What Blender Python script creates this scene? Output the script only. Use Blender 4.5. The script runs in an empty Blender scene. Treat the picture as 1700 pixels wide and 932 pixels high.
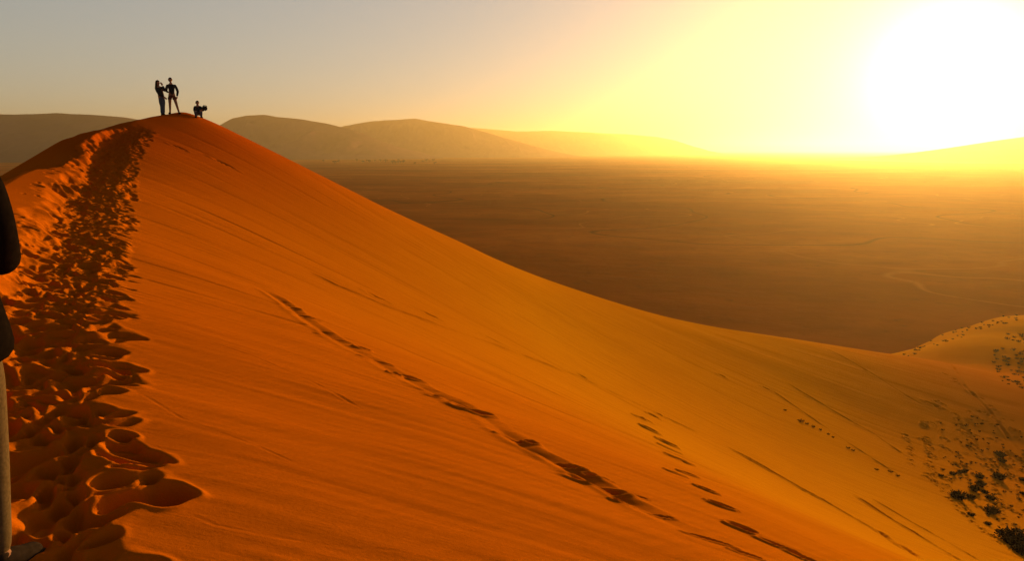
import bpy, bmesh, math, random
import numpy as np
from mathutils import Vector, Matrix, Euler

R = math.radians
rng = np.random.default_rng(7)
random.seed(7)
scene = bpy.context.scene
COL = scene.collection

# ------------------------------------------------------------------ camera
FPX = 1309.0
PITCH = math.atan((466 - 250) / FPX)
cam_d = bpy.data.cameras.new("camera")
cam = bpy.data.objects.new("camera", cam_d)
COL.objects.link(cam)
cam_d.sensor_width = 36.0
cam_d.lens = 36.0 * FPX / 1700.0
cam_d.clip_start = 0.05
cam_d.clip_end = 200000.0
cam.location = (0, 0, 0)                     # the eye is the origin of the place
cam.rotation_euler = (math.pi / 2 - PITCH, 0, 0)
scene.camera = cam

# ------------------------------------------------------------------ sun and sky
SUN_AZ = math.atan(700 / (FPX * math.cos(PITCH)))       # to the right of straight ahead
SUN_EL = R(4.0)
SUN = np.array([math.sin(SUN_AZ) * math.cos(SUN_EL), math.cos(SUN_AZ) * math.cos(SUN_EL), math.sin(SUN_EL)])
EXPOSURE = 0.75

world = bpy.data.worlds.new("World")
scene.world = world
world.use_nodes = True
wn, wl = world.node_tree.nodes, world.node_tree.links
wn.clear()
w_out = wn.new("ShaderNodeOutputWorld")
w_bg = wn.new("ShaderNodeBackground")
w_bg.inputs["Strength"].default_value = 0.10
sky = wn.new("ShaderNodeTexSky")
sky.sky_type = 'NISHITA'
sky.sun_disc = False
sky.sun_elevation = SUN_EL
sky.sun_rotation = SUN_AZ
sky.altitude = 600
sky.air_density = 1.0
sky.dust_density = 1.0
sky.ozone_density = 1.0
def vmul(sock, c):
    m = wn.new("ShaderNodeMix"); m.data_type = 'RGBA'; m.blend_type = 'MULTIPLY'
    m.inputs[0].default_value = 1.0; wl.new(sock, m.inputs[6]); m.inputs[7].default_value = (*c, 1)
    return m.outputs[2]
SKY_TINT = (0.1075, 0.0960, 0.0960)
SKY_GAMMA = 0.50                             # flattens sky contrast, imitating a camera's highlight rolloff
g_n = wn.new("ShaderNodeGamma"); g_n.inputs[1].default_value = SKY_GAMMA
wl.new(vmul(sky.outputs[0], SKY_TINT), g_n.inputs[0])
tc0 = wn.new("ShaderNodeTexCoord"); sepw = wn.new("ShaderNodeSeparateXYZ"); wl.new(tc0.outputs["Generated"], sepw.inputs[0])
zen = wn.new("ShaderNodeMapRange")           # overhead sky, out of view, dimmed extra to cut fill light on the sand
zen.inputs["From Min"].default_value = math.sin(R(12)); zen.inputs["From Max"].default_value = math.sin(R(38))
zen.inputs["To Min"].default_value = 1.0; zen.inputs["To Max"].default_value = 0.30
wl.new(sepw.outputs["Z"], zen.inputs["Value"])
z_m = wn.new("ShaderNodeVectorMath"); z_m.operation = 'SCALE'
wl.new(vmul(g_n.outputs[0], (4.75, 4.68, 4.60)), z_m.inputs[0]); wl.new(zen.outputs[0], z_m.inputs["Scale"])
wl.new(z_m.outputs[0], w_bg.inputs["Color"])
# the bright aureole of dusty air round the low sun
tc = wn.new("ShaderNodeTexCoord")
dot = wn.new("ShaderNodeVectorMath"); dot.operation = 'DOT_PRODUCT'
wl.new(tc.outputs["Generated"], dot.inputs[0])
dot.inputs[1].default_value = tuple(np.array([SUN[0], SUN[1], math.sin(R(4.4))]))
def aureole(width_deg, color, strength):
    # exp(-(angle/width)) with angle^2 ~ 2(1-cos)
    a = wn.new("ShaderNodeMath"); a.operation = 'SUBTRACT'; a.inputs[0].default_value = 1.0
    wl.new(dot.outputs["Value"], a.inputs[1])
    b = wn.new("ShaderNodeMath"); b.operation = 'MULTIPLY'; b.inputs[1].default_value = 2.0
    wl.new(a.outputs[0], b.inputs[0])
    m = wn.new("ShaderNodeMath"); m.operation = 'MAXIMUM'; m.inputs[1].default_value = 0.0
    wl.new(b.outputs[0], m.inputs[0])
    c = wn.new("ShaderNodeMath"); c.operation = 'SQRT'
    wl.new(m.outputs[0], c.inputs[0])
    d = wn.new("ShaderNodeMath"); d.operation = 'MULTIPLY'; d.inputs[1].default_value = -1.0 / R(width_deg)
    wl.new(c.outputs[0], d.inputs[0])
    e = wn.new("ShaderNodeMath"); e.operation = 'EXPONENT'
    wl.new(d.outputs[0], e.inputs[0])
    f = wn.new("ShaderNodeMath"); f.operation = 'MULTIPLY'; f.inputs[1].default_value = strength
    wl.new(e.outputs[0], f.inputs[0])
    bg = wn.new("ShaderNodeBackground")
    bg.inputs["Color"].default_value = (*color, 1)
    wl.new(f.outputs[0], bg.inputs["Strength"])
    return bg
add = wn.new("ShaderNodeAddShader")
wl.new(w_bg.outputs[0], add.inputs[0])
wl.new(aureole(2.0, (1.0, 0.97, 0.92), 2.2).outputs[0], add.inputs[1])
wl.new(add.outputs[0], w_out.inputs["Surface"])

sun_d = bpy.data.lights.new("sun", 'SUN')
sun_d.energy = 5.0
sun_d.angle = R(0.5)
sun_d.color = (1.0, 0.62, 0.22)
sun_o = bpy.data.objects.new("sun", sun_d)
COL.objects.link(sun_o)
sun_o.rotation_euler = Vector(SUN).to_track_quat('Z', 'Y').to_euler()

vs = scene.view_settings
vs.view_transform = 'Standard'
vs.look = 'None'
vs.exposure = EXPOSURE
vs.gamma = 1.0
vs.use_curve_mapping = False
scene.render.engine = 'CYCLES'
scene.cycles.use_denoising = True
scene.cycles.max_bounces = 4
scene.cycles.diffuse_bounces = 2
scene.cycles.volume_bounces = 0

# ------------------------------------------------------------------ helpers
def tag(o, label=None, cat=None, group=None, kind=None):
    if label: o["label"] = label
    if cat: o["category"] = cat
    if group: o["group"] = group
    if kind: o["kind"] = kind
    return o

def ray(px, py):
    x = (px - 850) / FPX
    y = -(py - 466) / FPX
    return np.array([x, math.cos(PITCH) + y * math.sin(PITCH), -math.sin(PITCH) + y * math.cos(PITCH)])
def at_z(px, py, z):
    d = ray(px, py); return d * z / d[2]
def at_y(px, py, y):
    d = ray(px, py); return d * y / d[1]

def lattice(ix, iy, seed):
    h = (ix.astype(np.int64) * 374761393 + iy.astype(np.int64) * 668265263 + seed * 1274126177) & 0xFFFFFFFF
    h = ((h ^ (h >> 13)) * 1274126177) & 0xFFFFFFFF
    h = h ^ (h >> 16)
    return (h & 0xFFFFFF) / float(0xFFFFFF)
def vnoise(x, y, seed=0):
    ix = np.floor(x); iy = np.floor(y)
    fx = x - ix; fy = y - iy
    ux = fx * fx * fx * (fx * (fx * 6 - 15) + 10); uy = fy * fy * fy * (fy * (fy * 6 - 15) + 10)
    ix = ix.astype(np.int64); iy = iy.astype(np.int64)
    a = lattice(ix, iy, seed); b = lattice(ix + 1, iy, seed)
    c = lattice(ix, iy + 1, seed); d = lattice(ix + 1, iy + 1, seed)
    return (a * (1 - ux) + b * ux) * (1 - uy) + (c * (1 - ux) + d * ux) * uy - 0.5
def fbm(x, y, seed=0, octaves=3, gain=0.5):
    t = 0; a = 1.0
    for k in range(octaves):
        t = t + a * vnoise(x * 2 ** k + 17.3 * k, y * 2 ** k - 9.1 * k, seed + k)
        a *= gain
    return t
def sstep(a, b, x):
    t = np.clip((x - a) / (b - a), 0, 1)
    return t * t * (3 - 2 * t)

def link_mesh(name, me, mats, parent=None, smooth=True):
    o = bpy.data.objects.new(name, me)
    for m in (mats if isinstance(mats, (list, tuple)) else [mats]):
        me.materials.append(m)
    if smooth:
        me.polygons.foreach_set("use_smooth", np.ones(len(me.polygons), dtype=bool))
    COL.objects.link(o)
    if parent is not None: o.parent = parent
    return o
def np_mesh(name, co, quads):
    me = bpy.data.meshes.new(name)
    n = len(quads)
    me.vertices.add(len(co)); me.vertices.foreach_set("co", np.ascontiguousarray(co, dtype=np.float32).ravel())
    me.loops.add(n * 4); me.loops.foreach_set("vertex_index", np.ascontiguousarray(quads, dtype=np.int32).ravel())
    me.polygons.add(n)
    me.polygons.foreach_set("loop_start", np.arange(0, n * 4, 4, dtype=np.int32))
    me.polygons.foreach_set("loop_total", np.full(n, 4, dtype=np.int32))
    me.update(calc_edges=True)
    return me
def grid_quads(nr, nc, wrap=False):
    idx = np.arange(nr * nc).reshape(nr, nc)
    if wrap:
        idx = np.concatenate([idx, idx[:, :1]], 1)
    return np.stack([idx[:-1, :-1], idx[:-1, 1:], idx[1:, 1:], idx[1:, :-1]], -1).reshape(-1, 4)

class NT:
    """small helper to write node materials"""
    def __init__(s, name):
        s.m = bpy.data.materials.new(name); s.m.use_nodes = True
        s.n = s.m.node_tree.nodes; s.l = s.m.node_tree.links
        s.b = s.n["Principled BSDF"]
    def new(s, t, **kw):
        x = s.n.new(t)
        for k, v in kw.items(): setattr(x, k, v)
        return x
    def coord(s, scale=(1, 1, 1), rot=(0, 0, 0)):
        t = s.new("ShaderNodeTexCoord"); mp = s.new("ShaderNodeMapping")
        mp.inputs["Scale"].default_value = scale; mp.inputs["Rotation"].default_value = rot
        s.l.new(t.outputs["Object"], mp.inputs["Vector"]); return mp.outputs[0]
    def noise(s, vec, scale, detail=4, rough=0.55):
        x = s.new("ShaderNodeTexNoise"); x.inputs["Scale"].default_value = scale
        x.inputs["Detail"].default_value = detail; x.inputs["Roughness"].default_value = rough
        s.l.new(vec, x.inputs["Vector"]); return x.outputs["Fac"]
    def ramp(s, fac, stops):
        x = s.new("ShaderNodeValToRGB")
        e = x.color_ramp.elements
        e[0].position, e[0].color = stops[0][0], (*stops[0][1], 1)
        e[1].position, e[1].color = stops[-1][0], (*stops[-1][1], 1)
        for p, c in stops[1:-1]:
            k = e.new(p); k.color = (*c, 1)
        s.l.new(fac, x.inputs[0]); return x.outputs[0]
    def mix(s, fac, a, b, mode='MIX'):
        x = s.new("ShaderNodeMix", data_type='RGBA', blend_type=mode)
        for sock, v in ((0, fac), (6, a), (7, b)):
            if isinstance(v, bpy.types.NodeSocket): s.l.new(v, x.inputs[sock])
            elif isinstance(v, (int, float)): x.inputs[sock].default_value = v
            else: x.inputs[sock].default_value = (*v, 1)
        return x.outputs[2]
    def bump(s, h, strength, dist, prev=None):
        x = s.new("ShaderNodeBump"); x.inputs["Strength"].default_value = strength
        x.inputs["Distance"].default_value = dist
        s.l.new(h, x.inputs["Height"])
        if prev is not None: s.l.new(prev, x.inputs["Normal"])
        return x.outputs[0]

# ------------------------------------------------------------------ the dune as a height field
PLAIN_Z = -30.0
# crest: from behind the camera along the ridge to the summit, then down the spur
crest = [(9.0, -30, -6.0), (3.0, -14, -3.2), (-1.6, -1.5, -1.52), (-2.9, 2, -1.33), (-5.55, 6.3, -1.19), (-9.9, 13.8, -1.06), (-14.0, 24.1, -0.42),
         (-16.3, 32.8, 0.98), tuple(at_y(285, 189, 37.5))]
for px, py, Y in [(335, 195, 39.5), (480, 265, 43.5), (640, 345, 47), (760, 400, 49.7), (870, 450, 52.3), (1040, 508, 57), (1170, 540, 61.5),
                  (1330, 565, 69), (1450, 584, 75.5), (1530, 596, 80.5), (1582, 605, 84.5)]:
    crest.append(tuple(at_y(px, py, Y)))
crest += [tuple(at_y(1610, 575, 95)), tuple(at_y(1635, 558, 104)), (72, 120, -27.0), (92, 132, -28.0), (140, 145, -30), (220, 150, -32)]
crest = np.array(crest)
def catmull(P, sub=4):
    out = []
    n = len(P)
    for i in range(n - 1):
        p0, p1, p2, p3 = P[max(i - 1, 0)], P[i], P[i + 1], P[min(i + 2, n - 1)]
        for t in np.linspace(0, 1, sub, endpoint=False):
            out.append(0.5 * ((2 * p1) + (-p0 + p2) * t + (2 * p0 - 5 * p1 + 4 * p2 - p3) * t * t + (-p0 + 3 * p1 - 3 * p2 + p3) * t ** 3))
    out.append(P[-1])
    return np.array(out)
CR = catmull(crest, 3)
RU = np.array([-0.42, 0.9075]); RU /= np.linalg.norm(RU)     # along the ridge
RN = np.array([RU[1], -RU[0]])                               # to its right, down the lit face

ctrl = [tuple(p) for p in catmull(crest, 2)]
ridge_s = crest[:9, :2] @ RU
ridge_d = crest[:9, :2] @ RN
def g_fall(d):
    dd = np.array([0, 1, 2, 4, 7, 12, 20, 30, 40, 55, 75, 100.])
    zz = np.array([0, .22, .47, 1.15, 2.45, 4.9, 9.1, 13.6, 17.2, 20.8, 23.2, 24.6])
    return np.interp(d, dd, zz)
for s in (-26, -14, -5, 2, 9, 17, 26, 33):
    zc = np.interp(s, ridge_s, crest[:9, 2]); dc = np.interp(s, ridge_s, ridge_d)
    for d in (1, 2, 4, 7, 12, 20, 30, 42, 58):
        if d < 2 and s < -5: continue
        p = RU * s + RN * (dc + d)
        ctrl.append((p[0], p[1], zc - g_fall(d) * (1 - 0.38 * math.exp(-d / 7.0) * (1 if s < 6 else 0.35 if s < 12 else 0))))
TOE = [(1500, 588), (1545, 566), (1600, 545), (1660, 527), (1740, 516), (1850, 510)]
def g_far(d):
    return np.interp(d, [55, 75, 100, 130, 170], [20.8, 23.3, 25.3, 27.0, 28.6])
for s, ds in ((-14, (80, 110, 150)), (5, (80, 110, 150)), (22, (76, 100, 135)), (38, (72, 92, 120, 160)), (50, (88, 110, 140)), (64, (112, 140))):
    for d in ds:
        p = RU * s + RN * (d - 1.9)
        ctrl.append((p[0], p[1], np.interp(s, [-14, 5, 22, 38, 50, 64], [-2.5, -1.3, 0.0, 1.2, 0.6, 0.0]) - g_far(d)))
for px, py in TOE:
    q = at_z(px, py, PLAIN_Z); ctrl.append(tuple(q))
    
ctrl += [(220, 120, -34), (160, -60, -33), (40, -80, -27), (220, 20, -34), (0, 170, -36), (-10, 120, -34), (15, 100, -32)]
ctrl = np.array(ctrl)
def tps_fit(C, lam=0.02):
    n = len(C)
    X = C[:, :2] / 50.0
    d2 = ((X[:, None] - X[None]) ** 2).sum(-1)
    K = np.where(d2 > 0, 0.5 * d2 * np.log(d2 + 1e-30), 0) + lam * 0.001 * np.eye(n)
    Pm = np.c_[np.ones(n), X]
    A = np.block([[K, Pm], [Pm.T, np.zeros((3, 3))]])
    return X, np.linalg.solve(A, np.r_[C[:, 2], 0, 0, 0])
TX, TW = tps_fit(ctrl)
def tps(x, y):
    out = np.empty(len(x))
    for a in range(0, len(x), 60000):
        q = np.c_[x[a:a + 60000], y[a:a + 60000]] / 50.0
        d2 = (q[:, 0:1] - TX[None, :, 0]) ** 2 + (q[:, 1:2] - TX[None, :, 1]) ** 2
        out[a:a + 60000] = (0.5 * d2 * np.log(d2 + 1e-30)) @ TW[:-3] + TW[-3] + q @ TW[-2:]
    return out
CSEG_A, CSEG_B = CR[:-1, :2], CR[1:, :2]
CSEG_L = np.linalg.norm(CSEG_B - CSEG_A, axis=1)
CARC = np.r_[0, np.cumsum(CSEG_L)]
ARC_SUM = CARC[np.argmin(np.abs(CR[:, 1] - 37.5) + np.abs(CR[:, 0] + 15.8))]   # arc length at the summit
def crest_dist(x, y):
    """signed distance (positive on the lit side), foot point, arc length"""
    n = len(x)
    best = np.full(n, 1e18); sd = np.zeros(n); arc = np.zeros(n); fx = np.zeros(n); fy = np.zeros(n)
    for i in range(len(CSEG_A)):
        a, b = CSEG_A[i], CSEG_B[i]; e = b - a; L2 = e @ e
        dx, dy = x - a[0], y - a[1]
        t = np.clip((dx * e[0] + dy * e[1]) / L2, 0, 1)
        rx, ry = dx - t * e[0], dy - t * e[1]
        d2 = rx * rx + ry * ry
        m = d2 < best - 1e-9
        cr = e[0] * dy - e[1] * dx
        best = np.where(m, d2, best)
        sd = np.where(m, np.where(cr < 0, 1, -1) * np.sqrt(d2), sd)
        arc = np.where(m, CARC[i] + t * CSEG_L[i], arc)
        fx = np.where(m, a[0] + t * e[0], fx); fy = np.where(m, a[1] + t * e[1], fy)
    return sd, fx, fy, arc
def base_height(x, y, full=False):
    x = np.atleast_1d(np.asarray(x, float)); y = np.atleast_1d(np.asarray(y, float))
    sd, fx, fy, arc = crest_dist(x, y)
    rel = arc - ARC_SUM
    near = (rel < 0)
    # crumbling scallops along the near lip
    lip = sstep(-40, -33, rel) * (1 - sstep(-8, 0, rel))
    sd_l = sd + lip * (0.8 * vnoise(arc * 0.42, arc * 0, 31) + 0.22 * vnoise(arc * 1.3, arc * 0 + 4, 32))
    inside = sd_l > 0
    qx = np.where(sd > 0, x, fx); qy = np.where(sd > 0, y, fy)
    z = tps(qx, qy)
    d = np.maximum(-sd, 0)
    dl = np.maximum(-sd_l, 0)
    w = np.interp(rel, [-20, 0, 30, 60, 90], [0.3, 0.6, 0.8, 1.2, 2])
    s_out = np.interp(rel, [-30, 0, 25, 45, 60, 75], [0.62, 0.62, 0.6, 0.5, 0.38, 0.25])
    far = s_out * (np.sqrt(d * d + w * w) - w)
    band = 0.85
    nearh = 0.16 * np.minimum(dl, band) + 0.62 * np.maximum(dl - band, 0) + 0.10 * sstep(0, 0.12, dl) * (1 - sstep(0.1, 1.2, dl))
    blend = sstep(-6, 0, rel)
    z = z - np.where(sd < 0.8, nearh * (1 - blend) * (rel < 0) + far * np.where(rel < 0, blend, 1), 0)
    tip = sstep(50, 74, rel)
    k = (tip > 0) & (sd < 0)
    if k.any():
        z[k] = z[k] * (1 - tip[k]) + tps(x[k], y[k]) * tip[k]
    if full: return z, sd, arc, rel
    return z

def raycast(px, py, hf=None, tmax=400.0):
    """where the sight line through a photo pixel meets the dune"""
    hf = hf or base_height
    d = ray(px, py); d = d / np.linalg.norm(d)
    t = np.geomspace(1.0, tmax, 1400)
    P = t[:, None] * d[None]
    below = P[:, 2] < hf(P[:, 0], P[:, 1])
    if not below.any(): return None
    i = int(np.argmax(below))
    lo, hi = t[max(i - 1, 0)], t[i]
    tt = np.linspace(lo, hi, 24); P = tt[:, None] * d[None]
    b = P[:, 2] < hf(P[:, 0], P[:, 1])
    return P[int(np.argmax(b))] if b.any() else P[-1]

# ---- the trodden path on the ridge: prints stamped one over another into a fine (s, d) map
ST0, ST1, SD0, SD1, SRES = -9.0, 41.0, -2.6, 3.4, 0.0125
path_px = [(-5, 960), (22, 800), (50, 620), (82, 500), (118, 420), (136, 370), (158, 310), (182, 262), (212, 225), (240, 203), (262, 193)]
pp = [raycast(*p) for p in path_px]
pp = np.array([p for p in pp if p is not None])
PS, PD = pp[:, :2] @ RU, pp[:, :2] @ RN
order = np.argsort(PS); PS, PD = PS[order], PD[order]
def path_d(s):
    return np.interp(s, PS, PD)
ns, nd = int((ST1 - ST0) / SRES), int((SD1 - SD0) / SRES)
smap = np.zeros((ns, nd), dtype=np.float32)
def stamp(s, d, a, b, th, depth, rim, soft=0.35):
    """a pressed print: flat-ish floor, steep side, pushed-up rim"""
    ext = max(a, b) * 1.9
    i0, i1 = int((s - ext - ST0) / SRES), int((s + ext - ST0) / SRES) + 1
    j0, j1 = int((d - ext - SD0) / SRES), int((d + ext - SD0) / SRES) + 1
    i0, j0 = max(i0, 0), max(j0, 0); i1, j1 = min(i1, ns), min(j1, nd)
    if i1 - i0 < 2 or j1 - j0 < 2: return
    S = (np.arange(i0, i1) * SRES + ST0 - s)[:, None]; D = (np.arange(j0, j1) * SRES + SD0 - d)[None]
    c, q = math.cos(th), math.sin(th)
    X = (S * c + D * q) / a; Y = (-S * q + D * c) / b
    wob = 0.45 * vnoise(S * 5 + s * 13 + D * 0, D * 5 + d * 7 + S * 0, 5)
    r = np.sqrt(X * X + Y * Y) + wob
    m = 1 - sstep(1 - soft, 1.0 + soft * 0.4, r)
    cur = smap[i0:i1, j0:j1]
    lvl = float((cur * m).sum() / max(m.sum(), 1e-3)) * 0.55 - depth
    top = lvl + depth + rim
    ring = np.exp(-((r - 1.2) / 0.22) ** 2)
    tilt = X * random.uniform(-.35, .35) * depth
    cur[:] = cur * (1 - m) + (lvl + tilt) * m
    cur[:] = np.maximum(cur, cur + (top - cur) * ring * 0.75)
def half_width(s):
    return np.interp(s, [-5, 2, 4, 6, 12, 22, 36], [0.50, 0.42, 0.42, 0.44, 0.56, 0.70, 0.6])
for k in range(2600):
    s = random.uniform(-7, 37.2)
    hw = half_width(s)
    off = random.gauss(0, 0.55)
    if abs(off) > 1.3: off = random.uniform(-1, 1)
    d = path_d(s) + off * hw
    a = random.uniform(0.13, 0.21) * (0.8 if s < 6 else 1.0); b = a * random.uniform(0.5, 0.8)
    stamp(s, d, a, b, random.gauss(0.0, 0.5), random.uniform(0.03, 0.07), random.uniform(0.008, 0.022))
# slumps that run off the path down the face, and a few single prints left of it
for k in range(150):
    s = random.uniform(-2, 36.5)
    d = path_d(s) + half_width(s) * random.uniform(0.85, 1.3)
    kf = 0.62 if s < 6 else 1.0
    stamp(s, d, kf * random.uniform(.10, .17), kf * random.uniform(.07, .12), random.uniform(0.6, 2.2), kf * random.uniform(.05, .12), random.uniform(.015, .03))
for k in range(46):
    s = random.uniform(4, 34)
    d = path_d(s) - half_width(s) * random.uniform(1.1, 2.0)
    stamp(s, d, random.uniform(.1, .17), random.uniform(.06, .1), random.gauss(0, .5), random.uniform(.03, .07), .015)
# the deep step in the near sand
q = raycast(250, 832)
stamp(q[:2] @ RU, q[:2] @ RN, 0.17, 0.11, 1.0, 0.13, 0.035)
for _ in range(1):                                  # loose sand slumps: soften every edge a little
    k5 = np.array([1, 3, 4, 3, 1], dtype=np.float32) / 12
    smap = sum(np.roll(smap, j - 2, 0) * k5[j] for j in range(5))
    smap = sum(np.roll(smap, j - 2, 1) * k5[j] for j in range(5))
def path_height(x, y):
    s = x * RU[0] + y * RU[1]; d = x * RN[0] + y * RN[1]
    ws = 0.13 * fbm(s * 3.1, d * 3.1, 90, 2); wd = 0.13 * fbm(s * 3.1 + 40, d * 3.1, 93, 2)
    edge = (d - path_d(s)) / half_width(s) + 0.5 * vnoise(s * 0.9, s * 0 + 3, 61) + 0.5 * fbm(s * 2.2, d * 2.2, 62, 2)
    trough = 1 - np.where(edge > 0, sstep(0.70, 1.15, edge), sstep(0.45, 1.55, -edge))
    trough = trough * sstep(-9, -6, s) * (1 - sstep(35.5, 38.5, s))
    lump = -0.10 - 0.03 * sstep(5, 11, s) + (0.17 + 0.06 * sstep(5, 11, s)) * (d - path_d(s)) + 0.10 * (0.25 - np.abs(fbm(s * 2.6 + ws, d * 3.4 + wd, 95, 3))) + 0.05 * fbm(s * 1.1, d * 1.5, 97, 2)
    s = s + ws; d = d + wd
    fi = (s - ST0) / SRES; fj = (d - SD0) / SRES
    ok = (fi > 1) & (fi < ns - 3) & (fj > 1) & (fj < nd - 3)
    fi = np.where(ok, fi, 2); fj = np.where(ok, fj, 2)
    i = fi.astype(int); j = fj.astype(int); u = fi - i; v = fj - j
    z = (smap[i, j] * (1 - u) + smap[i + 1, j] * u) * (1 - v) + (smap[i, j + 1] * (1 - u) + smap[i + 1, j + 1] * u) * v
    return np.where(ok, z, 0) + trough * lump

# ---- single lines of prints and slip lines on the open face, placed on the ground where they lie
pits = []            # x, y, half length, half width, direction, depth, rim
def downslope(x, y, e=0.5):
    gx = (base_height(x + e, y)[0] - base_height(x - e, y)[0]) / (2 * e)
    gy = (base_height(x, y + e)[0] - base_height(x, y - e)[0]) / (2 * e)
    return math.atan2(-gy, -gx)
def pit(px, py, length_px, width_px, depth=None, rim=0.25, wide=1.0):
    p = raycast(px, py)
    if p is None: return
    dist = np.linalg.norm(p)
    b = width_px / FPX * dist * 0.5 * 1.45 * wide   # the slope is seen at a flat angle
    a = length_px / FPX * dist * 0.5 * 1.1
    pits.append((p[0], p[1], a, b, 0.35 * downslope(p[0], p[1]) + 0.65 * -0.12, depth if depth else min(0.85 * min(a, b) + 0.02, 0.40), rim))
for args in [(490, 515, 16, 10), (508, 528, 30, 8), (556, 566, 40, 7), (602, 583, 20, 13), (628, 604, 40, 9), (655, 622, 16, 12), (684, 630, 34, 13),
             (783, 688, 52, 22), (740, 668, 40, 9), (846, 730, 34, 9), (882, 739, 22, 14), (930, 770, 50, 9), (958, 778, 26, 8), (990, 792, 34, 10), (990, 806, 72, 16), (1060, 824, 24, 7),
             (1100, 858, 30, 7), (1040, 838, 40, 8), (1180, 900, 60, 9), (1240, 925, 40, 9)]:
    pit(*args)
for args in [(1062, 695, 16, 7), (1075, 700, 14, 6), (1084, 691, 15, 6), (1096, 690, 12, 5), (1078, 714, 22, 11), (1108, 737, 26, 11), (1112, 747, 26, 11), (1128, 765, 30, 11), (1122, 786, 26, 10),
             (1118, 762, 18, 6), (1142, 787, 24, 8), (1172, 820, 26, 9), (1197, 842, 34, 10), (1232, 879, 38, 13), (1290, 905, 46, 10), (1335, 925, 40, 10)]:
    pit(*args, None, 0.3, 1.45)
for args in [(625, 493, 34, 5), (712, 522, 30, 5), (822, 567, 34, 5), (372, 272, 34, 5), (296, 245, 26, 4), (965, 624, 20, 4), (1198, 625, 12, 5), (1272, 645, 12, 5), (1549, 672, 20, 6)]:
    pit(*args)
grooves = []          # polyline of ground points, half width, depth
def groove(pts, width_px, depth_k=0.5):
    P = [raycast(*p) for p in pts]
    P = np.array([p for p in P if p is not None])
    if len(P) < 2: return
    w = width_px / FPX * np.median(np.linalg.norm(P, axis=1)) * 0.5 * 1.6
    grooves.append((P[:, :2], w, w * depth_k))
groove([(1196, 736), (1260, 772), (1320, 806), (1390, 845), (1460, 885), (1540, 935)], 5, 1.3)
groove([(1414, 820), (1470, 857), (1530, 893), (1600, 935)], 4, 1.2)
groove([(1440, 825), (1510, 866), (1580, 905), (1640, 940)], 3, 1.0)
groove([(425, 474), (470, 503), (560, 568), (640, 612), (700, 642), (790, 690), (870, 742), (960, 786), (1060, 840), (1180, 905), (1300, 960)], 20, .30)
groove([(480, 435), (560, 475), (650, 512), (740, 545), (840, 580), (960, 625), (1060, 672), (1200, 738)], 6, .5)
groove([(300, 640), (400, 670), (500, 715), (592, 745)], 3, .15)
groove([(330, 560), (420, 590), (520, 635), (625, 690)], 4, .2)
groove([(230, 655), (300, 700), (420, 745), (520, 790)], 4, .15)
groove([(300, 855), (360, 880), (440, 895), (560, 912), (680, 920)], 5, .10)
groove([(1270, 640), (1340, 690), (1420, 745), (1500, 795)], 3, .6)
groove([(1300, 632), (1380, 680), (1450, 720), (1520, 770)], 3, .6)
groove([(1360, 575), (1430, 610), (1500, 655), (1560, 690)], 3, .4)
groove([(1560, 600), (1600, 640), (1640, 680), (1700, 760)], 3, .6)     # footpath in the hollow
# rows of little prints along the foot of the face
for a, b, n in [((1506, 722), (1516, 778), 9), ((1538, 728), (1552, 800), 11), ((1552, 800), (1600, 860), 9), ((1600, 856), (1690, 925), 14),
                ((1640, 672), (1560, 612), 8), ((1585, 690), (1650, 790), 12), ((1650, 800), (1668, 880), 12)]:
    for k in range(n):
        t = (k + random.uniform(-.3, .3)) / n
        pit(a[0] + (b[0] - a[0]) * t + random.uniform(-3, 3), a[1] + (b[1] - a[1]) * t + random.uniform(-2, 2), 7, 3.5, 0.17, .3)

for k in range(110):                                    # hummocks and old prints all over the hollow
    while True:
        px, py = random.uniform(1530, 1700), random.uniform(660, 900)
        if py > 660 + (px - 1530) * 0.15 and py < 790 + (px - 1530) * 0.75: break
    pit(px, py, random.uniform(4, 8), random.uniform(2.5, 4), random.uniform(.08, .2), .5)

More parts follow.
